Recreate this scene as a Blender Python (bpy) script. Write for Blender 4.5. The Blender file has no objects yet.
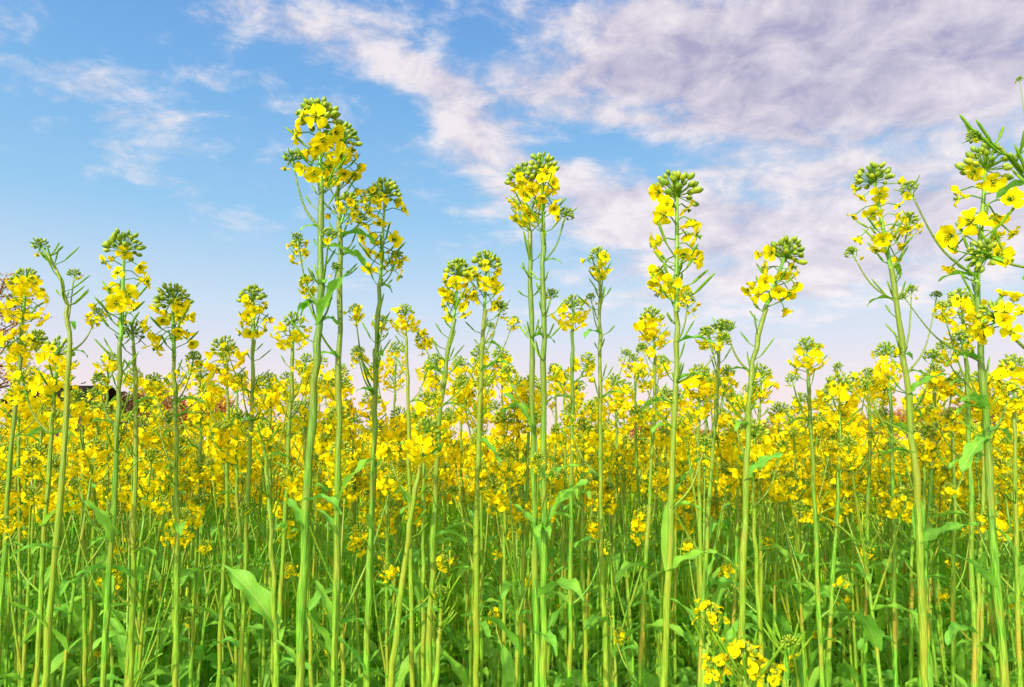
import bpy, math, random, os
from mathutils import Vector, Matrix
random.seed(11)
R=random
scene=bpy.context.scene
COL=scene.collection
F=683.0; HZ=441.0
CAMZ=1.15
P=math.atan((HZ-343.5)/F)
cam_d=bpy.data.cameras.new("camera"); cam=bpy.data.objects.new("camera",cam_d); COL.objects.link(cam)
cam_d.sensor_width=36; cam_d.lens=F/1024*36; cam_d.clip_start=0.02; cam_d.clip_end=5000
cam.location=(0,0,CAMZ); cam.rotation_euler=(math.pi/2+P,0,0)
scene.camera=cam
scene.view_settings.view_transform='Standard'
try: scene.view_settings.look='None'
except: pass
def pdir(px,py):
    a=(px-512)/F; b=(343.5-py)/F
    return Vector((a, math.cos(P)-b*math.sin(P), math.sin(P)+b*math.cos(P)))
def pix(px,py,D):
    d=pdir(px,py); return Vector((0,0,CAMZ))+d*(D/d.y)
def lin(c):
    return tuple(((x/255)/12.92 if x/255<=0.04045 else ((x/255+0.055)/1.055)**2.4) for x in c)+(1,)
# ---------------------------------------------------------------- materials
def newmat(name):
    m=bpy.data.materials.new(name); m.use_nodes=True
    nt=m.node_tree; nt.nodes.clear()
    return m,nt
def nd(nt,t,**k):
    n=nt.nodes.new(t)
    for a,b in k.items(): setattr(n,a,b)
    return n
def mixc(nt,fac,a,b,blend='MIX'):
    n=nd(nt,'ShaderNodeMix',data_type='RGBA',blend_type=blend)
    for s,v in ((0,fac),(6,a),(7,b)):
        if isinstance(v,(int,float,tuple)): n.inputs[s].default_value=v
        else: nt.links.new(v,n.inputs[s])
    return n.outputs[2]
def mth(nt,op,a,b=None,c=None,clamp=False):
    n=nd(nt,'ShaderNodeMath',operation=op,use_clamp=clamp)
    for i,v in enumerate((a,b,c)):
        if v is None: continue
        if isinstance(v,(int,float)): n.inputs[i].default_value=v
        else: nt.links.new(v,n.inputs[i])
    return n.outputs[0]
def noise(nt,vec,scale,detail=3,rough=0.55,dist=0):
    n=nd(nt,'ShaderNodeTexNoise'); n.inputs['Scale'].default_value=scale
    n.inputs['Detail'].default_value=detail; n.inputs['Roughness'].default_value=rough
    n.inputs['Distortion'].default_value=dist
    if vec is not None: nt.links.new(vec,n.inputs['Vector'])
    return n.outputs[0]
def mrange(nt,v,a,b,c=0.0,d=1.0,smooth=False):
    n=nd(nt,'ShaderNodeMapRange'); 
    if smooth: n.interpolation_type='SMOOTHSTEP'
    nt.links.new(v,n.inputs[0])
    for i,x in enumerate((a,b,c,d)): n.inputs[i+1].default_value=x
    return n.outputs[0]
def surf(nt,col,rough=0.5,trans=0.0,spec=0.4,bump=None,bstr=0.3,bdist=0.001):
    out=nd(nt,'ShaderNodeOutputMaterial')
    if spec>0:
        b=nd(nt,'ShaderNodeBsdfPrincipled'); nt.links.new(col,b.inputs['Base Color'])
        b.inputs['Roughness'].default_value=rough; b.inputs['Specular IOR Level'].default_value=spec
    else:
        b=nd(nt,'ShaderNodeBsdfDiffuse'); nt.links.new(col,b.inputs[0])
    if bump is not None:
        bn=nd(nt,'ShaderNodeBump'); bn.inputs['Strength'].default_value=bstr; bn.inputs['Distance'].default_value=bdist
        nt.links.new(bump,bn.inputs['Height']); nt.links.new(bn.outputs[0],b.inputs['Normal'])
    if trans>0:
        t=nd(nt,'ShaderNodeBsdfTranslucent'); nt.links.new(col,t.inputs[0])
        mx=nd(nt,'ShaderNodeMixShader'); mx.inputs[0].default_value=trans
        nt.links.new(b.outputs[0],mx.inputs[1]); nt.links.new(t.outputs[0],mx.inputs[2]); nt.links.new(mx.outputs[0],out.inputs[0])
    else: nt.links.new(b.outputs[0],out.inputs[0])
def rnd(nt): return nd(nt,'ShaderNodeObjectInfo').outputs['Random']
def m_stem():
    m,nt=newmat("rapeseed_stem_skin")
    tc=nd(nt,'ShaderNodeTexCoord'); mp=nd(nt,'ShaderNodeMapping'); mp.inputs['Scale'].default_value=(1,1,0.06)
    nt.links.new(tc.outputs['Object'],mp.inputs[0])
    n1=noise(nt,mp.outputs[0],600,1); n2=noise(nt,tc.outputs['Object'],11,3)
    sp=nd(nt,'ShaderNodeSeparateXYZ'); nt.links.new(tc.outputs['Object'],sp.inputs[0])
    c=mixc(nt,mrange(nt,n1,0.40,0.60),(0.04,0.22,0.010,1),(0.20,0.48,0.03,1))
    c=mixc(nt,mrange(nt,n2,0.48,0.68,0,0.8),c,(0.38,0.27,0.03,1))
    c=mixc(nt,mrange(nt,sp.outputs[2],0.85,1.25,0,0.75),c,(0.09,0.15,0.010,1))
    c=mixc(nt,mth(nt,'MULTIPLY',rnd(nt),0.42),c,(0.34,0.35,0.02,1))
    surf(nt,c,0.40,0,0.4,n1,bstr=0.8,bdist=0.0015)
    return m
def m_leaf():
    m,nt=newmat("rapeseed_leaf_blade")
    uv=nd(nt,'ShaderNodeUVMap'); sp=nd(nt,'ShaderNodeSeparateXYZ'); nt.links.new(uv.outputs[0],sp.inputs[0])
    a=mth(nt,'ABSOLUTE',mth(nt,'SUBTRACT',sp.outputs[0],0.5))
    mid=mrange(nt,a,0.02,0.06,1,0)
    w=mth(nt,'FRACT',mth(nt,'ADD',mth(nt,'MULTIPLY',sp.outputs[1],9),mth(nt,'MULTIPLY',a,-6)))
    vein=mrange(nt,mth(nt,'ABSOLUTE',mth(nt,'SUBTRACT',w,0.5)),0.02,0.1,0.6,0)
    v=mth(nt,'MAXIMUM',mid,vein)
    tc=nd(nt,'ShaderNodeTexCoord'); n2=noise(nt,tc.outputs['Object'],5,3)
    c=mixc(nt,mrange(nt,n2,0.3,0.7),(0.10,0.42,0.035,1),(0.26,0.62,0.06,1))
    c=mixc(nt,mth(nt,'MULTIPLY',rnd(nt),0.5),c,(0.40,0.66,0.04,1))
    c=mixc(nt,mth(nt,'MULTIPLY',v,0.5),c,(0.50,0.70,0.20,1))
    surf(nt,c,0.5,0.5,0.3)
    return m
def m_petal():
    m,nt=newmat("rapeseed_petal")
    tc=nd(nt,'ShaderNodeTexCoord'); n=noise(nt,tc.outputs['Object'],120,0)
    c=mixc(nt,mrange(nt,n,0.3,0.7),(0.97,0.74,0.003,1),(0.98,0.86,0.010,1))
    c=mixc(nt,mth(nt,'MULTIPLY',rnd(nt),0.35),c,(0.97,0.66,0.003,1))
    surf(nt,c,0.6,0.42,0)
    return m
def m_simple(name,c1,c2,scale,rough=0.5,trans=0,rn=0.3,spec=0.35,bs=0.3,bd=0.001,bump=True,det=2):
    m,nt=newmat(name)
    tc=nd(nt,'ShaderNodeTexCoord'); n=noise(nt,tc.outputs['Object'],scale,det)
    c=mixc(nt,mrange(nt,n,0.3,0.7),c1+(1,),c2+(1,))
    c=mixc(nt,mth(nt,'MULTIPLY',rnd(nt),rn),c,tuple(x*0.6 for x in c1)+(1,))
    surf(nt,c,rough,trans,spec,n if bump else None,bstr=bs,bdist=bd)
    return m
STEM,LEAF,PETAL,BUD,POD,CANOPY,LSTEM,LLEAF,LBUD=range(9)
MATS=[m_stem(),m_leaf(),m_petal(),
      m_simple("rapeseed_bud",(0.12,0.24,0.010),(0.40,0.46,0.02),150,0.4,0,bump=False,det=0),
      m_simple("rapeseed_pod",(0.10,0.25,0.012),(0.22,0.36,0.025),90,0.45,bump=False,spec=0,det=0),None,
      m_simple("crop_stem_skin",(0.22,0.56,0.02),(0.54,0.64,0.05),6,0.45,bump=False,spec=0,det=0,rn=0),
      m_simple("crop_leaf_blade",(0.20,0.58,0.03),(0.40,0.72,0.05),6,0.5,0.5,bump=False,spec=0,det=0,rn=0),
      m_simple("crop_bud",(0.60,0.60,0.02),(0.85,0.76,0.02),90,0.5,0,bump=False,spec=0,det=0,rn=0)]
def m_canopy():
    m,nt=newmat("distant_rapeseed_bloom")
    g=nd(nt,'ShaderNodeNewGeometry')
    n=noise(nt,g.outputs['Position'],14,3,0.7); n2=noise(nt,g.outputs['Position'],0.12,2)
    c=mixc(nt,mrange(nt,n,0.34,0.48),(0.45,0.48,0.02,1),(0.97,0.80,0.006,1))
    c=mixc(nt,mrange(nt,n2,0.4,0.7,0,0.15),c,(0.75,0.68,0.02,1))
    surf(nt,c,0.8,0.25,0,n,bstr=1,bdist=0.08)
    return m
MATS[CANOPY]=m_canopy()
# ---------------------------------------------------------------- mesh builder
class MB:
    def __init__(s): s.v=[];s.f=[];s.m=[];s.uv=[]
    def add(s,v,f,mat,M=None,uv=None):
        o=len(s.v)
        s.v.extend([(M@Vector(p))[:] for p in v] if M is not None else [tuple(p) for p in v])
        s.f.extend([tuple(i+o for i in q) for q in f]); s.m.extend([mat]*len(f))
        s.uv.extend(uv if uv else [(0.3,0.3)]*len(v))
    def merge(s,o,M):
        k=len(s.v)
        s.v.extend([(M@Vector(p))[:] for p in o.v]); s.f.extend([tuple(i+k for i in q) for q in o.f])
        s.m.extend(o.m); s.uv.extend(o.uv)
    def mesh(s,name,mats=MATS,smooth=True):
        me=bpy.data.meshes.new(name); me.from_pydata(s.v,[],s.f)
        used=sorted(set(s.m)); idx={k:i for i,k in enumerate(used)}
        for k in used: me.materials.append(mats[k])
        me.polygons.foreach_set('material_index',[idx[k] for k in s.m])
        if smooth: me.polygons.foreach_set('use_smooth',[True]*len(s.f))
        ul=me.uv_layers.new(name="UVMap"); li=[0]*len(me.loops); me.loops.foreach_get('vertex_index',li)
        flat=[]
        for i in li: flat.extend(s.uv[i])
        ul.data.foreach_set('uv',flat)
        me.update(); return me
def tube(mb,pts,rad,sides,mat,cap=True):
    n=len(pts); pts=[Vector(p) for p in pts]
    t=(pts[1]-pts[0]).normalized(); a=t.orthogonal().normalized()
    v=[];f=[];uv=[]
    for i in range(n):
        t2=(pts[min(i+1,n-1)]-pts[max(i-1,0)]).normalized()
        a=(a-t2*a.dot(t2)).normalized(); b=t2.cross(a)
        for k in range(sides):
            an=2*math.pi*k/sides
            v.append(pts[i]+(a*math.cos(an)+b*math.sin(an))*rad[i]); uv.append((k/sides,i/n))
    for i in range(n-1):
        for k in range(sides):
            k2=(k+1)%sides
            f.append((i*sides+k,i*sides+k2,(i+1)*sides+k2,(i+1)*sides+k))
    if cap: f.append(tuple((n-1)*sides+k for k in range(sides)))
    mb.add(v,f,mat,None,uv)
def leaf(mb,M,L,W,a0=0.9,droop=1.6,fold=0.35,wave=0.2,lobed=False,nt_=12,ns=6,seed=0,mat=1):
    r=random.Random(seed); ph=r.random()*6; v=[];f=[];uv=[]
    x=z=0.0; tw=r.uniform(-0.5,0.5)
    for i in range(nt_+1):
        t=i/nt_; a=a0-droop*t
        if i: x+=math.cos(a)*L/nt_; z+=math.sin(a)*L/nt_
        w=W*(max(0.0,math.sin(math.pi*(0.12+0.88*t)**0.85)))**0.75
        if lobed: w*=0.75+0.28*math.sin(t*26+ph)*(1-t)**0.5+0.2*(t>0.5)
        if i==nt_: w=0.0004
        for j in range(ns+1):
            s=2*j/ns-1
            yy=s*w; up=fold*abs(s)*w+wave*W*abs(s)**2*math.sin(t*17+ph+s*1.5)+tw*t*s*w
            wj=1+0.06*math.sin(t*40+ph*2+j)*abs(s)
            v.append((x-math.sin(a)*up, yy*wj, z+math.cos(a)*up)); uv.append((s*0.5+0.5,t))
    for i in range(nt_):
        for j in range(ns):
            q=i*(ns+1)+j; f.append((q,q+1,q+ns+2,q+ns+1))
    mb.add(v,f,mat,M,uv)
def bud(mb,M,l,r,sides=7,rings=4,mat=BUD):
    v=[];f=[]
    for i in range(rings+1):
        t=i/rings; rr=r*(0.35 if i==0 else (0.06 if i==rings else math.sin(math.pi*(0.1+0.86*t))**0.8))
        for k in range(sides):
            an=2*math.pi*k/sides; v.append((rr*math.cos(an),rr*math.sin(an),l*t))
    for i in range(rings):
        for k in range(sides):
            k2=(k+1)%sides; f.append((i*sides+k,i*sides+k2,(i+1)*sides+k2,(i+1)*sides+k))
    f.append(tuple(rings*sides+k for k in range(sides)))
    mb.add(v,f,mat,M)
def flower(mb,M,Rr,op,lod,seed=0):
    r=random.Random(seed)
    nt_,ns={2:(4,4),1:(2,2),0:(1,1)}[lod]
    for p in range(4):
        ang=p*math.pi/2+r.uniform(-0.25,0.25); o=op+r.uniform(-0.3,0.3); v=[];f=[]
        x=Rr*0.10; z=0
        for i in range(nt_+1):
            t=i/nt_; a=o+0.5-1.2*t
            if i: x+=math.cos(a)*Rr*0.95/nt_; z+=math.sin(a)*Rr*0.95/nt_
            w=Rr*(0.11+0.42*min(1,t*1.5)**1.1)*(0.72 if t>0.99 and lod>0 else 1)
            if lod==0: w=Rr*(0.25 if i==0 else 0.58)
            for j in range(ns+1):
                s=2*j/ns-1
                e=(-0.12*Rr*s*s if t>0.99 else 0)
                u=0.25*w*(s*s)+0.08*Rr*math.sin(3*s+p+t*4)*t
                v.append(((x+e)-math.sin(a)*u,s*w,z+math.cos(a)*u))
        for i in range(nt_):
            for j in range(ns):
                q=i*(ns+1)+j; f.append((q,q+1,q+ns+2,q+ns+1))
        mb.add(v,f,PETAL,M@Matrix.Rotation(ang,4,'Z'))
    if lod==2:
        for k in range(6):
            an=k*1.047+0.3; d=Vector((math.cos(an)*0.16,math.sin(an)*0.16,0.5))*Rr
            tube(mb,[M@Vector((0,0,0)),M@(d*0.8),M@(d*1.05)],[0.0003,0.0003,0.0007],4,POD)
            mb.m[-1]=PETAL
        bud(mb,M,Rr*0.55,Rr*0.07,5,3,POD)
        for k in range(4):
            bud(mb,M@Matrix.Rotation(k*1.571+0.78,4,'Z')@Matrix.Rotation(1.1,4,'Y'),Rr*0.5,Rr*0.09,4,3,BUD)
def align(pos,d,roll=0.0,s=1.0):
    q=Vector(d).normalized().to_track_quat('Z','Y').to_matrix().to_4x4()
    return Matrix.Translation(pos)@q@Matrix.Rotation(roll,4,'Z')@Matrix.Scale(s,4)
KINDS={ # L, nf, nb, bud radius, pods, flower zone start
 'full':(0.086,16,46,0.0150,8,0.22),
 'sparse':(0.122,17,42,0.0150,12,0.20),
 'small':(0.056,10,30,0.0115,5,0.26),
 'bud':(0.040,1,34,0.0125,4,0.40),
 'bloom':(0.036,14,16,0.0085,0,0.12)}
def build_head(kind,seed,lod):
    r=random.Random(seed); L,nf,nb,br,npod,fz=KINDS[kind]
    if lod==0: nb=int(nb*0.16); npod=0; nf=int(nf*1.7)
    if lod==1: nf=int(nf*1.3); nb=int(nb*.8)
    st=MB(); bu=MB(); fl=[]
    tube(st,[(0,0,-0.004),(0,0,L*0.5),(0,0,L-0.008)],[0.0023,0.0018,0.0011],6 if lod==2 else 4,STEM if lod else LSTEM)
    ps=4 if lod==2 else 3
    for i in range(npod):
        z=L*(fz+.15)*(i+0.3)/npod; an=i*2.4+r.random(); e=r.uniform(0.3,0.8)
        d=Vector((math.cos(an)*math.cos(e),math.sin(an)*math.cos(e),math.sin(e)))
        a=Vector((0,0,z)); b=a+d*r.uniform(0.012,0.018); pl=r.uniform(0.010,0.026)
        d2=(d+Vector((0,0,0.5))).normalized(); c=b+d2*pl
        tube(st,[a,b],[0.0007,0.0006],ps,POD,False)
        if lod: tube(st,[b,b+d2*pl*0.15,b+d2*pl*0.8,c],[0.0007,0.0013,0.0011,0.0004],ps+1,POD)
    fe=1-br*1.75/L
    for i in range(nf):
        t=(i+r.uniform(-0.3,0.3))/nf; z=L*(fz+(fe-fz)*max(0,t)); an=i*2.4+r.uniform(-0.6,0.6)
        e=-0.55+0.72*t+r.uniform(-0.25,0.25)
        if kind=='bloom': e+=0.5
        d=Vector((math.cos(an)*math.cos(e),math.sin(an)*math.cos(e),math.sin(e)))
        a=Vector((0,0,z)); pl=r.uniform(0.012,0.028)*(1.05-0.2*t); b=a+d*pl
        if lod: 
            mid=a+d*pl*0.5+Vector((0,0,0.0032)); tube(st,[a,mid,b],[0.0007,0.0006,0.0007],ps,POD,False)
        fd=(d+Vector((r.uniform(-.6,.6),r.uniform(-.6,.6),r.uniform(-1.3,0.3)))).normalized()
        if kind=='bloom': fd=(fd+Vector((0,0,1.2))).normalized()
        fl.append((align(b,fd,r.random()*3,r.uniform(0.7,1.2)),r.choice([0,0,1,1,2])))
    c=Vector((0,0,L-br*1.35))
    for i in range(nb):
        u=(i+0.5)/nb; th=math.acos(max(-1,1-u*1.45)); an=i*2.39996+r.uniform(-.2,.2)
        th+=r.uniform(-0.1,0.1)
        d=Vector((math.sin(th)*math.cos(an),math.sin(th)*math.sin(an),math.cos(th)))
        p=c+Vector((d.x,d.y,d.z*1.3))*br*(0.62+0.36*u+r.uniform(-.14,.12))
        dd=(Vector((d.x,d.y,d.z*.8))+Vector((0,0,0.35))).normalized()
        if lod: tube(bu,[c-Vector((0,0,0.006)),p],[0.0005,0.0005],3,POD,False)
        s=(0.75+0.4*u)*r.uniform(0.8,1.2)*(1.7 if lod==0 else 1)
        bud(bu,align(p,dd),0.0074*s,0.0025*s,{2:7,1:5,0:3}[lod],{2:4,1:3,0:2}[lod],BUD if lod else LBUD)
    return st,bu,fl
FR=0.0100
OPENS=[0.15,0.6,1.1]
BL_MESH=[]
for k in range(3):
    for q in range(2):
        mb=MB(); flower(mb,Matrix.Identity(4),FR,OPENS[k],2,seed=k*5+q); BL_MESH.append(mb.mesh("blossom"))
HERO={}
for kd in KINDS:
    HERO[kd]=[]
    for s in range(4):
        st,bu,fl=build_head(kd,100+s*7+len(kd),2)
        HERO[kd].append((st.mesh("flower_head"),bu.mesh("bud_cluster"),fl))
def baked_head(kd,seed,lod):
    st,bu,fl=build_head(kd,seed,lod); st.merge(bu,Matrix.Identity(4))
    for i,(M,o) in enumerate(fl): flower(st,M,FR*(1.35 if lod==0 else 1.15),OPENS[o],lod,seed+i)
    return st
MED={kd:[baked_head(kd,200+s*3,1) for s in range(4)] for kd in KINDS}
LOW={kd:[baked_head(kd,300+s*3,0) for s in range(2)] for kd in KINDS}
MEDM={kd:[m.mesh("flower_head") for m in MED[kd]] for kd in KINDS}
LV=[]
for s in range(6):
    mb=MB(); leaf(mb,Matrix.Identity(4),1.0,0.13,a0=R.uniform(0.6,1.0),droop=R.uniform(0.9,2.2),fold=0.45,wave=0.25,seed=s); LV.append(mb)
LB=[]
for s in range(5):
    mb=MB(); leaf(mb,Matrix.Identity(4),1.0,0.16,a0=R.uniform(0.8,1.25),droop=R.uniform(0.9,2.1),fold=0.3,wave=0.3,lobed=True,nt_=18,ns=6,seed=20+s); LB.append(mb)
LU=[]
for s in range(4):
    mb=MB(); leaf(mb,Matrix.Identity(4),1.0,0.09,a0=R.uniform(1.1,1.35),droop=R.uniform(0.4,1.3),fold=0.4,wave=0.25,nt_=10,ns=4,seed=80+s); LU.append(mb)
LE=[]
for s in range(4):
    mb=MB(); leaf(mb,Matrix.Identity(4),1.0,0.13,a0=R.uniform(0.15,0.35),droop=R.uniform(0.4,0.8),fold=0.4,wave=0.28,nt_=16,seed=40+s); LE.append(mb)
LSETM=[[m.mesh("leaf") for m in q] for q in (LV,LB,LU)]; LVM,LBM,LUM=LSETM; LEM=[m.mesh("leaf") for m in LE]
LLOW=[];LLOWU=[]
for s in range(4):
    mb=MB(); leaf(mb,Matrix.Identity(4),1.0,0.15,a0=R.uniform(0.8,1.2),droop=R.uniform(1.0,2.0),fold=0.3,wave=0.2,nt_=5,ns=2,seed=60+s,mat=LLEAF); LLOW.append(mb)
    mb=MB(); leaf(mb,Matrix.Identity(4),1.0,0.09,a0=R.uniform(1.1,1.35),droop=R.uniform(0.4,1.3),fold=0.3,wave=0.2,nt_=4,ns=2,seed=70+s,mat=LLEAF); LLOWU.append(mb)
def catmull(pts,n):
    p=[pts[0]*2-pts[1]]+pts+[pts[-1]*2-pts[-2]]; out=[]
    m=len(pts)-1
    for i in range(n+1):
        u=i/n*m; k=min(int(u),m-1); t=u-k
        a,b,c,d=p[k],p[k+1],p[k+2],p[k+3]
        out.append(0.5*((2*b)+(c-a)*t+(2*a-5*b+4*c-d)*t*t+(3*b-a-3*c+d)*t**3))
    return out
def mkobj(name,me,parent,M):
    o=bpy.data.objects.new(name,me); COL.objects.link(o); o.parent=parent; o.matrix_basis=M; return o
def put_head(parent,kind,M,split=True):
    if split:
        st,bu,fl=HERO[kind][R.randrange(4)]
        h=mkobj("flower_head",st,parent,M); mkobj("bud_cluster",bu,h,Matrix.Identity(4))
        for m,o in fl: mkobj("blossom",BL_MESH[o*2+R.randrange(2)],h,m)
    else: mkobj("flower_head",MEDM[kind][R.randrange(4)],parent,M)
GROUP="rapeseed plants growing in the field"
HW=0.062
hero_bases=[]
def hero(D,pts,kind,w,br=(),lv=(),label=None,auto=5,thick=1.0,split=True,shoots=2):
    W=[pix(x,y,D) for x,y in pts]
    W.reverse()
    base=W[0]; dirn=(W[0]-W[1]).normalized()
    k=base.z/max(0.25,-dirn.z) ; g=base+Vector((dirn.x*0.5,0,dirn.z))*k; g.z=0
    ptsw=[g,g.lerp(base,0.5)+Vector((R.uniform(-.006,.006),R.uniform(-.01,.01),0))]+W
    sp=catmull(ptsw,44)
    e=bpy.data.objects.new("rapeseed_plant",None); COL.objects.link(e); e.location=g; e.empty_display_size=0.05
    e["category"]="plant"; e["group"]=GROUP
    e["label"]=label or {'bud':"slender rapeseed plant topped by closed green buds",'small':"thin rapeseed plant with a small yellow flower head",'bloom':"low rapeseed shoot with open yellow blossoms",
       'full':"rapeseed plant with dense yellow blossoms beneath green buds",'sparse':"tall rapeseed plant with loose yellow blossoms down its tip"}[kind]
    hero_bases.append(g.copy())
    s=w*D/F/HW; Lh=KINDS[kind][0]*s
    acc=0; i=len(sp)-1
    while i>1 and acc+(sp[i]-sp[i-1]).length<Lh: acc+=(sp[i]-sp[i-1]).length; i-=1
    seg=(sp[i]-sp[i-1]).normalized(); hb=sp[i]-seg*(Lh-acc); top=sp[-1]
    path=sp[:i]+[hb]
    path=[p-g+Vector((R.uniform(-.0016,.0016),R.uniform(-.0016,.0016),0)) for p in path]
    n=len(path); r0=0.0057*thick; r1=0.0027*thick*min(1.2,max(0.7,s))
    rad=[(r0+(r1-r0)*(j/(n-1))**1.1)*(1+0.12*math.sin(j*1.9+w)) for j in range(n)]
    mb=MB(); tube(mb,path,rad,10,STEM)
    put_head(e,kind,align(hb-g,top-hb,R.random()*6,s),split)
    for q in range(18 if split else 8):
        j=n-1-R.randrange(1,max(2,int(n*0.28))); a=path[j]; an=R.random()*6.28; el_=R.uniform(.3,.9)
        d=Vector((math.cos(an)*math.cos(el_),math.sin(an)*math.cos(el_),math.sin(el_))); l1=R.uniform(.01,.018); l2=R.uniform(.008,.034)
        b=a+d*l1; d2=(d+Vector((0,0,.6))).normalized()
        tube(mb,[a,b,b+d2*l2*.2,b+d2*l2*.8,b+d2*l2],[.0008,.0007,.0013,.0012,.0004],5,POD)
    allpts=path
    def near(pt):
        j=min(range(n),key=lambda q:(allpts[q]-pt).length); return j
    blist=[]
    for b in br:
        x0,y0,x1,y1,dd,kd,bw=b
        a=pix(x0,y0,D)-g; j=near(a); blist.append((j,pix(x1,y1,D+dd)-g,bw*(D+dd)/F/HW,kd))
    for q in range(shoots):
        j=int(n*R.uniform(0.60,0.84)); a=allpts[j]; an=R.random()*6.28; l=R.uniform(.06,.14)
        blist.append((j,a+Vector((math.cos(an)*l*.6,math.sin(an)*l*.6,l)),R.uniform(.42,.66),R.choice(['bud','small','small'])))
    for j,t,sb,kd in blist:
        a=allpts[j].copy(); Lb=KINDS[kd][0]*sb
        out=t-a; c1=a+Vector((out.x*0.55,out.y*0.55,out.z*0.33)); q=[a,c1,t]
        cp=catmull(q,12)
        acc2=0; i2=12
        while i2>1 and acc2+(cp[i2]-cp[i2-1]).length<Lb: acc2+=(cp[i2]-cp[i2-1]).length; i2-=1
        sg=(cp[i2]-cp[i2-1]).normalized(); hb2=cp[i2]-sg*(Lb-acc2); pp=cp[:i2]+[hb2]
        ln=len(pp); rr0=rad[j]*0.45
        tube(mb,pp,[rr0+(0.0016*sb-rr0)*(q_/(ln-1)) for q_ in range(ln)],7,STEM)
        put_head(e,kd,align(hb2,t-hb2,R.random()*6,sb),split)
        M=Matrix.Translation(a)@Matrix.Rotation(math.atan2(out.y+R.uniform(-.02,.02),out.x),4,'Z')@Matrix.Scale(R.uniform(0.03,0.06),4)
        mkobj("leaf",R.choice(LVM),e,M)
    mkobj("stem",mb.mesh("stem"),e,Matrix.Identity(4))
    for (x0,y0,x1,y1) in lv:
        a=pix(x0,y0,D)-g; j=near(a); a=allpts[j]; t=pix(x1,y1,D-R.uniform(-0.02,0.04))-g
        X=(t-a); L=X.length*1.05; X.normalize()
        Yv=Vector((0.25,1,0.5)); Z=X.cross(Yv.normalized()).normalized()
        if Z.z<0: Z=-Z
        Yv=Z.cross(X); M=Matrix((X,Yv,Z)).transposed().to_4x4()
        mkobj("leaf",R.choice(LEM),e,Matrix.Translation(a)@M@Matrix.Scale(L,4))
    hgt=path[-1].z
    for q in range(auto):
        z=hgt*(0.25+0.6*q/auto+R.uniform(-.04,.04)); j=min(range(n),key=lambda u:abs(path[u].z-z))
        big=z<hgt*0.45
        L=R.uniform(0.13,0.20) if big else R.uniform(0.05,0.10)
        M=Matrix.Translation(path[j])@Matrix.Rotation(R.random()*6.28,4,'Z')@Matrix.Scale(L,4)
        mkobj("leaf",R.choice(LBM if big else LVM+LUM),e,M)
    return e
hero(.85,[(318,96),(321,170),(320,300),(310,450),(299,687)],'full',70,
  [(321,225,290,150,.0,'bud',34),(321,240,352,192,.02,'small',38),(318,330,338,262,.03,'bud',22),(320,300,296,232,.02,'bud',20)],[(320,318,346,272),(306,520,288,496)],"tall thick rapeseed plant with drooping leaf and dense flower head",thick=1.15)
hero(.92,[(345,122),(338,180),(340,250),(338,450),(334,687)],'full',56,[(340,260,362,212,.02,'bud',28)],[(337,500,372,455)],thick=.95)
hero(1.0,[(386,176),(383,240),(377,340),(374,450),(366,687)],'sparse',56,[(380,290,399,250,.03,'small',26),(377,400,356,345,-.03,'small',24)],[(374,470,400,440)])
hero(1.05,[(125,228),(122,300),(118,420),(103,687)],'sparse',58,[(119,420,98,372,0,'small',26)],[(112,540,88,500)])
hero(1.0,[(36,239),(57,272),(68,320),(66,420),(44,687)],'bud',28,[(67,320,75,268,.02,'bud',22)],[],"slender rapeseed plant with arching tip and green buds",shoots=1)
hero(1.15,[(172,281),(174,350),(176,480),(175,687)],'full',54,[(175,400,196,350,0,'small',28),(175,430,152,378,.03,'small',30)],[])
hero(1.3,[(253,283),(253,340),(250,450),(240,687)],'full',42,[(251,420,272,372,0,'small',26)],[])
hero(1.05,[(460,256),(455,310),(440,420),(428,687)],'full',48,[(445,380,420,330,.02,'small',26)],[])
hero(1.08,[(487,248),(484,320),(478,450),(476,687)],'full',46,[(482,350,503,300,.02,'bud',26)],[(480,430,500,462)])
hero(.92,[(520,162),(529,230),(532,400),(538,687)],'full',50,[(531,330,553,288,.02,'bud',24)],[(532,425,508,392),(536,520,512,500)])
hero(.9,[(542,151),(543,230),(544,400),(543,687)],'full',56,[(543,270,568,206,.0,'bud',30)],[(543,520,582,478)],"tall rapeseed plant with broad green and yellow head")
hero(1.1,[(598,246),(600,320),(600,470),(606,687)],'small',38,[(600,400,628,348,.0,'bud',20),(600,330,590,292,.0,'bud',18)],[])
hero(.9,[(677,167),(677,260),(675,420),(664,687)],'sparse',76,[(677,395,728,332,.0,'bud',26),(676,400,640,342,.03,'bud',22),(676,340,690,290,-.02,'small',26)],[(667,575,712,548),(672,500,690,470)],"tall rapeseed plant with loosely spread yellow blossoms")
hero(.95,[(793,236),(772,285),(752,370),(746,480),(741,687)],'full',60,[(753,380,722,318,.0,'bud',30)],[(747,480,778,452)],"rapeseed plant with tilted dense flower head")
hero(.9,[(870,160),(884,230),(903,350),(917,500),(926,687)],'sparse',58,[(895,310,848,246,.0,'bud',24),(905,350,912,284,.0,'bud',20),(890,270,910,212,.03,'small',32),(912,430,835,362,.0,'bud',18),(905,370,938,290,.0,'bud',18)],[(919,550,975,520),(908,400,940,372)])
hero(.8,[(988,142),(976,230),(985,400),(1005,687)],'sparse',76,[(976,245,905,180,.0,'bud',32),(983,400,958,330,.0,'small',30),(985,440,1012,380,.0,'small',30),(984,420,940,300,.0,'small',24),(980,360,900,292,.0,'bud',18)],[(990,525,1022,566),(985,430,960,470)],"tall branching rapeseed plant with several flower heads",shoots=0)
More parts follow.
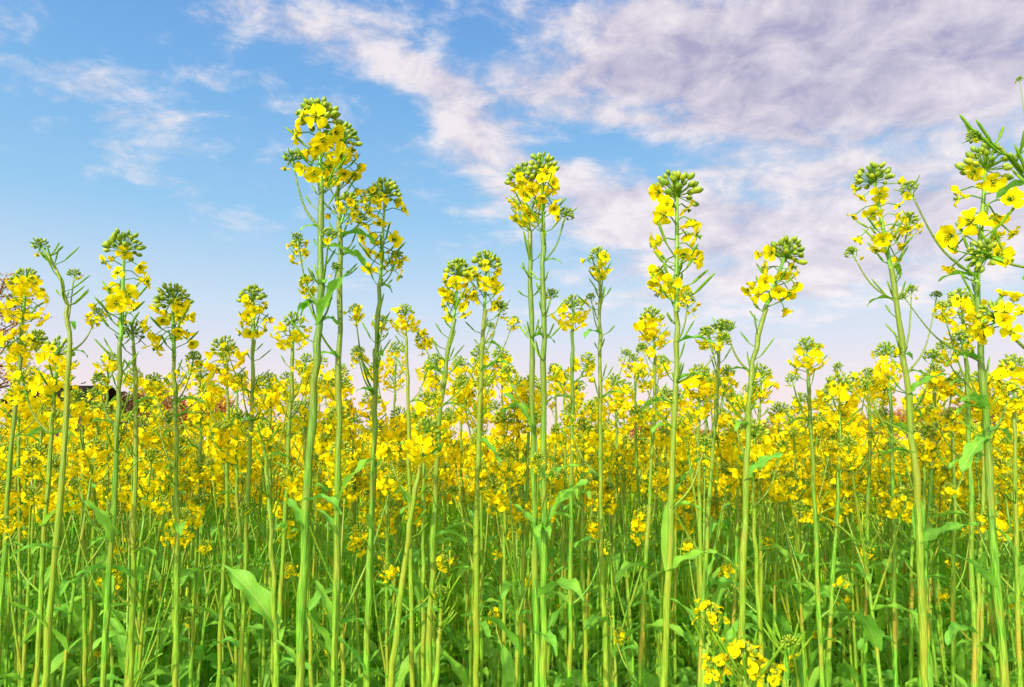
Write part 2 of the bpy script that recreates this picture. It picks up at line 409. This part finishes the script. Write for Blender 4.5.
hero(.55,[(966,134),(1002,150),(1048,205),(1085,350),(1090,687)],'bud',26,[(1068,280,968,248,.0,'bud',60),(1078,370,984,306,-.05,'bloom',66),(1040,190,1019,76,.0,'bud',12)],[],"rapeseed plant with side shoots bending sideways",shoots=0,auto=0,thick=.6)
hero(1.3,[(28,266),(22,330),(10,470),(-5,687)],'full',46,[(20,340,48,338,0,'full',36)],[],split=False)
hero(1.2,[(60,335),(50,450),(36,687)],'full',48,[(52,440,80,388,.0,'small',34),(52,430,20,370,0,'small',34)],[(46,520,70,500)],split=False)
hero(1.1,[(132,320),(136,420),(130,687)],'bud',42,[(135,400,158,372,0,'small',26)],[],split=False)
hero(1.4,[(224,334),(228,450),(218,687)],'full',42,[(227,430,202,382,0,'small',30)],[],split=False)
hero(1.3,[(294,311),(290,420),(275,687)],'small',42,[(291,400,308,352,0,'small',28)],[],split=False)
hero(.95,[(262,420),(270,520),(276,687)],'small',26,[],[(279,634,226,566)],split=False,label="rapeseed plant with one large pale lower leaf",shoots=0)
hero(1.3,[(405,303),(408,420),(412,687)],'small',34,[(408,400,430,362,0,'small',22)],[],split=False)
hero(.95,[(430,416),(414,500),(391,687)],'small',50,[(415,500,386,442,0,'bloom',26)],[],split=False,shoots=0)
hero(1.3,[(573,294),(572,400),(570,687)],'small',40,[(572,390,592,352,0,'small',30),(572,400,552,362,0,'small',28)],[],split=False)
hero(1.3,[(650,305),(655,380),(640,687)],'full',38,[(652,420,630,408,0,'small',26)],[],split=False)
hero(1.2,[(722,318),(716,400),(700,687)],'bud',36,[],[],split=False)
hero(1.3,[(806,336),(812,450),(822,687)],'small',42,[(810,420,790,372,0,'bud',24)],[],split=False)
hero(1.4,[(886,340),(892,450),(896,687)],'full',36,[],[],split=False)
hero(1.2,[(960,286),(968,400),(975,687)],'full',42,[(966,380,940,340,0,'small',28)],[],split=False)
hero(1.3,[(1013,352),(1015,450),(1020,687)],'full',42,[],[],split=False)
r2=random.Random(77)
MID=[(340,372),(480,342),(762,362),(850,392),(200,360),(96,385),(614,372),(518,375),(20,345),(110,350),(150,392),(238,372),(270,388),(318,352),(372,388),(396,340),(436,352),(462,382),(500,345),
              (556,372),(590,398),(634,352),(666,385),(700,362),(736,392),(780,400),(828,385),(868,366),(912,392),(936,362),(990,372),(1008,410),(925,420),(655,412),(305,400),(42,400)]
for q in range(44): MID.append((12+q*23.5+r2.uniform(-12,12), r2.uniform(366,418)))
for (x,y) in MID:
    D=r2.uniform(1.3,2.3); dx=(512-x)*0.02*r2.uniform(-.5,1)
    kd=r2.choice(['small','full','full','sparse'])
    hero(D,[(x,y),(x+r2.uniform(-3,3)-dx*.3,y+90),(x-dx+r2.uniform(-12,12),687)],kd,r2.uniform(38,46)*1.22/D*(1.1 if kd!='small' else 1),
      [(x,y+85,x+r2.choice([-1,1])*r2.uniform(14,30),y+r2.uniform(0,30),0,r2.choice(['small','small','full']),26)],[],split=False,shoots=1,auto=5)
hero(.80,[(712,602),(708,650),(704,687)],'bloom',36,[],[],label="low rapeseed shoot with bright yellow open blossoms",auto=0,shoots=0)
hero(.55,[(744,641),(747,687),(748,740)],'bloom',56,[(748,760,714,656,0,'bloom',34),(748,760,770,662,0,'bloom',34)],[],label="short rapeseed shoot with large bright blossoms",auto=0,shoots=0)
hero(.85,[(790,634),(788,660),(786,687)],'bud',28,[],[],auto=1,label="low rapeseed shoot with pale green buds",shoots=0)
hero(.95,[(442,584),(440,620),(436,687)],'bud',22,[],[],auto=1,label="low rapeseed shoot with pale green buds",shoots=0)
NH=len(hero_bases)
# ---------------------------------------------------------------- templates for the rest of the crop
TH=1.15
def template(seed):
    r=random.Random(seed)
    ang=r.random()*6.28; b=r.uniform(0.01,0.05)
    top=Vector((math.cos(ang)*b,math.sin(ang)*b,TH))
    kind=r.choice(['full','full','small','sparse','full'])
    s=r.uniform(0.9,1.1); Lh=KINDS[kind][0]*s
    main=catmull([Vector((0,0,0)),Vector((r.uniform(-.015,.015),r.uniform(-.015,.015),0.4)),Vector((top.x*0.5+r.uniform(-.012,.012),top.y*0.5+r.uniform(-.012,.012),0.8)),top-Vector((0,0,Lh))],16)
    T={'tubes':[(main,0.0049,0.0023,8)],'heads':[(kind,r.randrange(4),align(main[-1],(main[-1]-main[-2]),r.random()*6,s))],'leaves':[]}
    nb=r.choice([3,3,4])
    a0=r.random()*6
    for i in range(nb):
        j=r.randint(9,13); a=main[j]; an=a0+i*2.4; o=r.uniform(0.04,0.10); hz=r.uniform(0.90,1.0)*TH
        t=Vector((a.x+math.cos(an)*o,a.y+math.sin(an)*o,max(hz,a.z+0.10)))
        c=a+Vector(((t.x-a.x)*0.6,(t.y-a.y)*0.6,(t.z-a.z)*0.4)); kd=r.choice(['full','small','small','full'])
        sb=r.uniform(0.7,0.9); cp=catmull([a,c,t-Vector((0,0,KINDS[kd][0]*sb))],8)
        T['tubes'].append((cp,0.0024,0.0013,6)); T['heads'].append((kd,r.randrange(4),align(cp[-1],cp[-1]-cp[-2],0,sb)))
        T['leaves'].append((0,r.randrange(6),Matrix.Translation(a)@Matrix.Rotation(an+0.2,4,'Z')@Matrix.Scale(r.uniform(0.05,0.09),4)))
    for i in range(3):
        a=main[int(2+i*2)]
        T['leaves'].append((1,r.randrange(5),Matrix.Translation(a)@Matrix.Rotation(r.random()*6.28,4,'Z')@Matrix.Scale(r.uniform(0.14,0.20),4)))
    for i in range(5):
        a=main[int(3+i*1.8)]
        T['leaves'].append((2,r.randrange(4),Matrix.Translation(a)@Matrix.Rotation(r.random()*6.28,4,'Z')@Matrix.Scale(r.uniform(0.10,0.18),4)))
    return T
TEMPL=[template(500+i) for i in range(12)]
cell={}
def ok(x,y,dmin):
    k=(int(x//0.12),int(y//0.12))
    for i in (-1,0,1):
        for j in (-1,0,1):
            for q in cell.get((k[0]+i,k[1]+j),()):
                if (q[0]-x)**2+(q[1]-y)**2<dmin*dmin: return False
    cell.setdefault(k,[]).append((x,y)); return True
for g in hero_bases: cell.setdefault((int(g.x//0.12),int(g.y//0.12)),[]).append((g.x,g.y))
pts=[]
for i in range(9000):
    y=R.uniform(1.25,4.0); x=R.uniform(-1,1)*(y*0.80)
    if y<1.5 and R.random()>0.6: continue
    if ok(x,y,0.100): pts.append((x,y))
inview=sorted(pts,key=lambda p:p[1])
NI=298-NH
ind=inview[:NI]; YD=ind[-1][1]
print("PTS",len(pts),len(ind),"to depth",YD)
def height(y):
    h=R.gauss(1.13,0.045); lo=1.06; hi=CAMZ+(HZ-385)/F*y
    return min(max(h,lo),hi)
protos={}
LBL=["rapeseed plant with branching yellow flower heads","rapeseed plant in bloom on a slim green stem","rapeseed plant with several small yellow heads"]
for n_,(x,y) in enumerate(ind):
    k=R.randrange(12)
    if k not in protos:
        T=TEMPL[k]; e=bpy.data.objects.new("rapeseed_plant",None); COL.objects.link(e); ch=[]
        mb=MB()
        for p,r0,r1,sd in T['tubes']:
            m_=len(p); tube(mb,p,[r0+(r1-r0)*q/(m_-1) for q in range(m_)],sd,STEM)
        ch.append(mkobj("stem",mb.mesh("stem"),e,Matrix.Identity(4)))
        for kd,v_,M in T['heads']: ch.append(mkobj("flower_head",MEDM[kd][v_],e,M))
        for big,v_,M in T['leaves']: ch.append(mkobj("leaf",LSETM[big][v_],e,M))
        e["category"]="plant"; e["group"]=GROUP; e["label"]=LBL[k%3]; e.empty_display_size=0.05
        protos[k]=(e,ch)
    else:
        pe,pch=protos[k]; e=pe.copy(); COL.objects.link(e)
        for c in pch:
            c2=c.copy(); c2.parent=e; COL.objects.link(c2)
    s=height(y)/TH
    e.location=(x,y,0); e.rotation_euler=(R.uniform(-.04,.04),R.uniform(-.04,.04),R.random()*6.28); e.scale=(s*R.uniform(.95,1.1),)*2+(s,)
# ---------------------------------------------------------------- stuff: remaining crop, one object, planted in square patches
def lowplant(k,lower=True):
    T=TEMPL[k]; mb=MB()
    for p,r0,r1,sd in T['tubes']:
        p=p[::4]+([p[-1]] if (len(p)-1)%4 else []); m_=len(p)
        tube(mb,p,[(r0+(r1-r0)*q/(m_-1))*1.15 for q in range(m_)],4 if lower else 3,LSTEM,False)
    for kd,v_,M in T['heads']: mb.merge(LOW[kd][v_%2],M)
    for big,v_,M in T['leaves']:
        if lower or not big: mb.merge((LLOWU if big==2 else LLOW)[v_%4],M)
    return mb
LP=[lowplant(k) for k in range(12)]; LPF=[lowplant(k,False) for k in range(12)]
PS=0.8
SRC=[]
for q in range(9):
    near_=q<5; mb=MB()
    n_=6 if near_ else 5
    r=random.Random(900+q)
    for i in range(n_):
        for j in range(n_):
            x=((i+r.random())/n_-.5)*PS; y=((j+r.random())/n_-.5)*PS
            s=min(max(r.gauss(1.10,0.05 if near_ else 0.035),1.0),1.25)/TH; sw=s*r.uniform(1,1.15)
            M=Matrix.Translation((x,y,0))@Matrix.Rotation(r.uniform(-.05,.05),4,'X')@Matrix.Rotation(r.random()*6.28,4,'Z')@Matrix.Diagonal((sw,sw,s,1))
            mb.merge((LP if near_ else LPF)[r.randrange(12)],M)
    SRC.append(bpy.data.objects.new("crop_source",mb.mesh("crop_patch")))
print("patch faces",[len(o.data.polygons) for o in SRC])
V=[];Fc=[];var=[]
rows=84; cols=230
for i in range(rows+1):
    r_=7*(900/7)**(i/rows)
    for j in range(cols+1):
        an=(j/cols-0.5)*math.radians(130)
        V.append((math.sin(an)*r_+R.uniform(-.1,.1),math.cos(an)*r_,(0.95 if r_<20 else 1.03)+R.uniform(-.06,.06))); var.append(-1)
for i in range(rows):
    for j in range(cols):
        q=i*(cols+1)+j; Fc.append((q,q+1,q+cols+2,q+cols+1))
rot=[0.0]*(3*len(V)); scl=[1.0]*(3*len(V))
cnt=0
i=0
y=YD+PS/2-0.04
while y<26:
    nx=int((y*0.88+0.6)/PS)+1
    for j in range(-nx,nx+1):
        V.append((j*PS+(i%2)*PS*.5,y,0)); var.append(R.randrange(5) if y<7 else 5+R.randrange(4)); rot+=[0,0,R.randrange(4)*math.pi/2]
        z=R.uniform(.98,1.03); scl+=[R.choice([-1,1]),1,z]; cnt+=1
    y+=PS; i+=1
y=1.3
while y<YD:
    for sgn in (-1,1):
        V.append((sgn*((y+PS*.5)*0.80+PS*.5),y,0)); var.append(R.randrange(5)); rot+=[0,0,R.randrange(4)*math.pi/2]; scl+=[1,1,1]; cnt+=1
    y+=PS
me=bpy.data.meshes.new("rapeseed_field"); me.from_pydata(V,[],Fc)
me.materials.append(MATS[CANOPY])
at=me.attributes.new('variant','INT','POINT'); at.data.foreach_set('value',var)
at=me.attributes.new('rot','FLOAT_VECTOR','POINT'); at.data.foreach_set('vector',rot)
at=me.attributes.new('scl','FLOAT_VECTOR','POINT'); at.data.foreach_set('vector',scl)
field=bpy.data.objects.new("rapeseed_field",me); COL.objects.link(field)
field["kind"]="stuff"; field["category"]="crop"; field["label"]="dense yellow blooming rapeseed crop stretching to the horizon"; field["group"]=GROUP
ng=bpy.data.node_groups.new("scatter_crop",'GeometryNodeTree')
ng.interface.new_socket('Geometry',in_out='INPUT',socket_type='NodeSocketGeometry')
ng.interface.new_socket('Geometry',in_out='OUTPUT',socket_type='NodeSocketGeometry')
gi=ng.nodes.new('NodeGroupInput'); go=ng.nodes.new('NodeGroupOutput'); jn=ng.nodes.new('GeometryNodeJoinGeometry')
def na(t,name):
    n=ng.nodes.new('GeometryNodeInputNamedAttribute'); n.data_type=t; n.inputs[0].default_value=name
    return [o for o in n.outputs if o.enabled and o.name=='Attribute'][0]
av=na('INT','variant'); ar=na('FLOAT_VECTOR','rot'); asx=na('FLOAT_VECTOR','scl')
for k,o in enumerate(SRC):
    cp=ng.nodes.new('FunctionNodeCompare'); cp.data_type='INT'; cp.operation='EQUAL'
    ng.links.new(av,cp.inputs[2]); cp.inputs[3].default_value=k
    oi=ng.nodes.new('GeometryNodeObjectInfo'); oi.inputs['Object'].default_value=o; oi.inputs['As Instance'].default_value=True
    ip=ng.nodes.new('GeometryNodeInstanceOnPoints')
    ng.links.new(gi.outputs[0],ip.inputs['Points']); ng.links.new(cp.outputs[0],ip.inputs['Selection'])
    ng.links.new(oi.outputs['Geometry'],ip.inputs['Instance']); ng.links.new(ar,ip.inputs['Rotation']); ng.links.new(asx,ip.inputs['Scale'])
    ng.links.new(ip.outputs[0],jn.inputs[0])
ng.links.new(gi.outputs[0],jn.inputs[0]); ng.links.new(jn.outputs[0],go.inputs[0])
md=field.modifiers.new("scatter",'NODES'); md.node_group=ng
# ---------------------------------------------------------------- ground
m,nt=newmat("field_soil")
g=nd(nt,'ShaderNodeNewGeometry'); n1=noise(nt,g.outputs['Position'],6,4,0.65)
c=mixc(nt,mrange(nt,n1,0.35,0.65),(0.12,0.10,0.04,1),(0.14,0.30,0.04,1)); surf(nt,c,0.95,0,0,n1,bstr=1,bdist=0.05)
me=bpy.data.meshes.new("ground"); gv=[];gf=[];N=40
for i in range(N+1):
    for j in range(N+1):
        u=(j/N*2-1);v_=(i/N*2-1); gv.append((abs(u)**3*math.copysign(1500,u),abs(v_)**3*math.copysign(1500,v_),0))
for i in range(N):
    for j in range(N):
        q=i*(N+1)+j; gf.append((q,q+1,q+N+2,q+N+1))
me.from_pydata(gv,[],gf); me.materials.append(m)
gr=bpy.data.objects.new("ground",me); COL.objects.link(gr); gr["kind"]="structure"; gr["label"]="brown field soil beneath the crop"; gr["category"]="ground"
# ---------------------------------------------------------------- trees
bark=m_simple("tree_bark",(0.09,0.055,0.035),(0.15,0.09,0.05),3,0.9,bump=False,spec=0)
FOL={'red':m_simple("russet_spring_foliage",(0.26,0.10,0.03),(0.44,0.20,0.05),0.5,0.8,0,rn=0.2,bump=False,spec=0),
     'dark':m_simple("dark_conifer_foliage",(0.07,0.05,0.02),(0.13,0.08,0.03),0.9,0.8,0,bump=False,spec=0),
     'green':m_simple("fresh_green_foliage",(0.12,0.18,0.02),(0.24,0.30,0.04),0.9,0.8,0,bump=False,spec=0),
     'ochre':m_simple("ochre_spring_foliage",(0.26,0.14,0.04),(0.40,0.22,0.06),0.9,0.8,0,bump=False,spec=0)}
def tree(px,pytop,D,wpx,fol,seed,label,name="tree",density=1.0,cone=False,qs=None):
    r=random.Random(seed); top=pix(px,pytop,D); H=top.z; W=wpx*D/F/2
    e=bpy.data.objects.new(name,None); COL.objects.link(e); e.location=(top.x,D,0); e["category"]="tree"; e["label"]=label
    tr=MB(); cr=MB(); mats=[bark,FOL[fol]]
    mp=[Vector((r.uniform(-.02,.02)*H*k/5,r.uniform(-.02,.02)*H*k/5,H*0.93*k/5)) for k in range(6)]
    tube(tr,mp,[H*0.022*(1-k/5.6) for k in range(6)],8,0)
    tips=[]
    for i in range(26):
        t=r.uniform(0.16,0.98); k=min(4,int(t*5)); a=mp[k].lerp(mp[k+1],t*5-k); an=i*2.4
        ln=W*(0.35+0.75*math.sin(math.pi*min(1,0.15+t*0.85))**0.7)*r.uniform(.6,1.15)
        if cone: ln=W*(1.08-t)*r.uniform(.8,1.1)
        b=a+Vector((math.cos(an)*ln,math.sin(an)*ln,ln*r.uniform(.25,.8)*(0 if cone else 1))); b.z=min(b.z,H)
        tube(tr,[a,a.lerp(b,0.5)+Vector((0,0,-0.05*ln)),b],[H*0.008*(1.1-t*.7),H*0.004,H*0.0015],5,0)
        tips+= [(b,ln*.45),(a.lerp(b,.62),ln*.4)]
        for q in range(3):
            c=a.lerp(b,r.uniform(.4,.9)); d=c+Vector((r.uniform(-1,1),r.uniform(-1,1),r.uniform(0,1)))*ln*.4
            tube(tr,[c,d],[H*0.003,H*0.001],4,0); tips.append((d,ln*.3))
    q=qs if qs else D*0.0020
    for (c,rr) in tips:
        for k in range(int(26*density)):
            d=Vector((r.gauss(0,1),r.gauss(0,1),r.gauss(0,.8)))*rr*0.55; p=c+d
            if p.z<0.3: continue
            a=Vector((r.gauss(0,1),r.gauss(0,1),r.gauss(0,1))).normalized(); b=a.orthogonal().normalized(); s=q*r.uniform(.6,1.4)
            cr.add([p-a*s,p+b*s*.6,p+a*s,p-b*s*.6],[(0,1,2,3)],1)
    mkobj("trunk",tr.mesh("trunk",mats),e,Matrix.Identity(4)); mkobj("crown",cr.mesh("crown",mats,False),e,Matrix.Identity(4))
tree(2,272,70,84,'ochre',1,"tall tree with thin ochre spring foliage beside the field",density=.7,qs=0.14)
tree(-70,262,75,110,'ochre',2,"tall brown tree beside the field",density=.5,qs=0.12)
spec=[(112,394,90,50,'dark'),(150,392,95,50,'ochre'),(188,406,85,40,'red'),(214,400,100,44,'red'),(255,426,120,40,'ochre'),
 (290,432,150,34,'green'),(330,434,170,36,'ochre'),(380,436,190,36,'green'),(645,432,190,30,'red'),(612,436,200,24,'green'),(700,436,200,28,'ochre'),(760,432,190,34,'red'),
 (808,431,160,30,'ochre'),(875,424,130,50,'red'),(915,418,110,50,'red'),(950,414,100,52,'ochre'),(990,410,95,60,'red'),(1030,406,90,60,'ochre'),(1080,396,90,60,'green')]
adj={'red':"russet",'green':"green",'ochre':"ochre",'dark':"dark"}
for i,(x,y,D,w,f_) in enumerate(spec):
    tree(x,y,D,w,f_,10+i,"low %s tree on the far field edge"%adj[f_],density=1.0)
tree(842,402,120,34,'dark',51,"small dark conical tree on the field edge",density=1.4,cone=True)
# ---------------------------------------------------------------- shed
def boxm(mb,x0,x1,y0,y1,z0,z1,mat):
    v=[(x0,y0,z0),(x1,y0,z0),(x1,y1,z0),(x0,y1,z0),(x0,y0,z1),(x1,y0,z1),(x1,y1,z1),(x0,y1,z1)]
    mb.add(v,[(0,1,5,4),(1,2,6,5),(2,3,7,6),(3,0,4,7),(4,5,6,7),(0,3,2,1)],mat)
sm=[m_simple("weathered_boards",(0.05,0.03,0.02),(0.10,0.06,0.04),1.5,0.9),m_simple("dark_roofing",(0.012,0.010,0.010),(0.03,0.025,0.02),2,0.9,spec=0),m_simple("window_glass",(0.03,0.04,0.05),(0.05,0.06,0.08),1,0.15)]
c=pix(62,441,74)
sh=bpy.data.objects.new("farm_shed",None); COL.objects.link(sh); sh.location=(c.x,74,0); sh["category"]="shed"; sh["label"]="low brown farm shed with a dark pitched roof"
mb=MB(); boxm(mb,-4.4,4.4,-2.5,2.5,0,5.1,0)
for k in range(30): boxm(mb,-4.35+k*0.3,-4.30+k*0.3,-2.53,-2.5,0,5.0,0)
mkobj("wall",mb.mesh("wall",sm,False),sh,Matrix.Identity(4))
mb=MB(); mb.add([(-4.9,-3.1,4.9),(4.9,-3.1,4.9),(4.9,0,6.9),(-4.9,0,6.9),(-4.9,3.1,4.9),(4.9,3.1,4.9),(-4.9,-3.1,5.1),(4.9,-3.1,5.1),(4.9,0,7.1),(-4.9,0,7.1),(-4.9,3.1,5.1),(4.9,3.1,5.1)],
 [(6,7,8,9),(9,8,11,10),(0,3,2,1),(3,4,5,2),(0,1,7,6),(1,2,8,7),(2,5,11,8),(5,4,10,11),(4,3,9,10),(3,0,6,9)],1)
mkobj("roof",mb.mesh("roof",sm,False),sh,Matrix.Identity(4))
for x in (-2.6,2.4):
    mb=MB(); boxm(mb,x-.6,x+.6,-2.56,-2.54,3.0,4.1,2); mkobj("window",mb.mesh("window",sm,False),sh,Matrix.Identity(4))
mb=MB(); boxm(mb,-.7,.7,-2.57,-2.54,0,2.6,1); mkobj("door",mb.mesh("door",sm,False),sh,Matrix.Identity(4))
# ---------------------------------------------------------------- light
SE=math.radians(26); SA=math.radians(205)
sd=Vector((math.sin(SA)*math.cos(SE),math.cos(SA)*math.cos(SE),math.sin(SE)))
sl=bpy.data.lights.new("sun",'SUN'); sl.energy=5.0; sl.angle=math.radians(0.6); sl.color=(1,0.93,0.80)
so=bpy.data.objects.new("sun",sl); COL.objects.link(so); so.rotation_euler=sd.to_track_quat('Z','Y').to_euler(); so.location=(0,0,20)
w=bpy.data.worlds.new("World"); scene.world=w; w.use_nodes=True; nt=w.node_tree; nt.nodes.clear()
out=nd(nt,'ShaderNodeOutputWorld'); bg=nd(nt,'ShaderNodeBackground'); bg.inputs[1].default_value=0.1; nt.links.new(bg.outputs[0],out.inputs[0])
sky=nd(nt,'ShaderNodeTexSky'); sky.sky_type='NISHITA'; sky.sun_disc=False; sky.sun_elevation=SE; sky.sun_rotation=SA
tc=nd(nt,'ShaderNodeTexCoord'); sp=nd(nt,'ShaderNodeSeparateXYZ'); nt.links.new(tc.outputs['Generated'],sp.inputs[0])
X,Y,Z=sp.outputs
az=mth(nt,'ARCTAN2',X,Y); el=mth(nt,'ARCSINE',Z)
ae=nd(nt,'ShaderNodeCombineXYZ'); nt.links.new(az,ae.inputs[0]); nt.links.new(el,ae.inputs[1]); AE=ae.outputs[0]
zz=mth(nt,'ADD',mth(nt,'MAXIMUM',Z,0),0.22)
pl=nd(nt,'ShaderNodeCombineXYZ'); nt.links.new(mth(nt,'DIVIDE',X,zz),pl.inputs[0]); nt.links.new(mth(nt,'DIVIDE',Y,zz),pl.inputs[1]); PL=pl.outputs[0]
def aepx(px,py):
    d=pdir(px,py).normalized(); return math.atan2(d.x,d.y),math.asin(d.z)
def blob(px,py,rx,ry,rotd,amp):
    a,e=aepx(px,py); mp=nd(nt,'ShaderNodeMapping',vector_type='TEXTURE')
    mp.inputs['Location'].default_value=(a,e,0); mp.inputs['Rotation'].default_value=(0,0,math.radians(rotd)); mp.inputs['Scale'].default_value=(rx/F,ry/F,1)
    nt.links.new(AE,mp.inputs[0]); vm=nd(nt,'ShaderNodeVectorMath',operation='DOT_PRODUCT'); nt.links.new(mp.outputs[0],vm.inputs[0]); nt.links.new(mp.outputs[0],vm.inputs[1])
    return mth(nt,'MULTIPLY',mth(nt,'EXPONENT',mth(nt,'MULTIPLY',vm.outputs['Value'],-1)),amp)
def bsum(L):
    s=None
    for b in L:
        x=blob(*b); s=x if s is None else mth(nt,'ADD',s,x)
    return s
ramp=nd(nt,'ShaderNodeValToRGB'); nt.links.new(mrange(nt,el,0,0.62),ramp.inputs[0])
cr=ramp.color_ramp
stops=[(0,(255,234,226)),(0.12,(250,234,240)),(0.30,(210,230,250)),(0.5,(158,209,248)),(0.75,(126,186,241)),(1.0,(108,164,230))]
while len(cr.elements)<len(stops): cr.elements.new(0.5)
for e_,(p_,c_) in zip(cr.elements,stops): e_.position=p_; e_.color=lin(c_)
bias=bsum([(880,45,280,90,0,0.42),(640,50,120,45,-12,0.18),(430,75,190,30,-28,0.15),(300,30,150,22,-14,0.13),(475,150,80,28,-45,0.16),(105,95,75,26,-16,0.15),(200,212,50,16,-25,0.17),(300,185,50,20,-30,0.12),
   (640,215,110,34,-14,0.26),(880,235,210,50,0,0.32),(720,300,180,22,0,0.14),(620,148,110,16,-6,-0.16),(80,250,170,50,0,-0.12)])
mpn=nd(nt,'ShaderNodeMapping'); mpn.inputs['Rotation'].default_value=(0,0,0.5); mpn.inputs['Scale'].default_value=(1.0,1.8,1); nt.links.new(PL,mpn.inputs[0])
n1=noise(nt,mpn.outputs[0],4.2,7,0.62,0.4)
mpf=nd(nt,'ShaderNodeMapping'); mpf.inputs['Scale'].default_value=(4,7,1); mpf.inputs['Rotation'].default_value=(0,0,0.35); nt.links.new(AE,mpf.inputs[0])
n3=noise(nt,mpf.outputs[0],3.0,7,0.62,0.3)
nn=mth(nt,'ADD',mth(nt,'MULTIPLY',n1,0.55),mth(nt,'MULTIPLY',n3,0.55))
dens=mrange(nt,mth(nt,'ADD',nn,bias),0.56,0.84,0,0.95,True)
grey=bsum([(880,50,330,80,0,0.56),(900,225,180,36,0,0.22),(640,55,130,40,0,0.22)])
br_=mth(nt,'SUBTRACT',mrange(nt,n3,0.30,0.68,0.38,1.30),grey,clamp=True)
cc=mixc(nt,br_,lin((182,175,206)),lin((255,246,248)))
skyc=mixc(nt,dens,ramp.outputs[0],cc)
# soft glow added around the sun behind the viewer, as fill on the crop
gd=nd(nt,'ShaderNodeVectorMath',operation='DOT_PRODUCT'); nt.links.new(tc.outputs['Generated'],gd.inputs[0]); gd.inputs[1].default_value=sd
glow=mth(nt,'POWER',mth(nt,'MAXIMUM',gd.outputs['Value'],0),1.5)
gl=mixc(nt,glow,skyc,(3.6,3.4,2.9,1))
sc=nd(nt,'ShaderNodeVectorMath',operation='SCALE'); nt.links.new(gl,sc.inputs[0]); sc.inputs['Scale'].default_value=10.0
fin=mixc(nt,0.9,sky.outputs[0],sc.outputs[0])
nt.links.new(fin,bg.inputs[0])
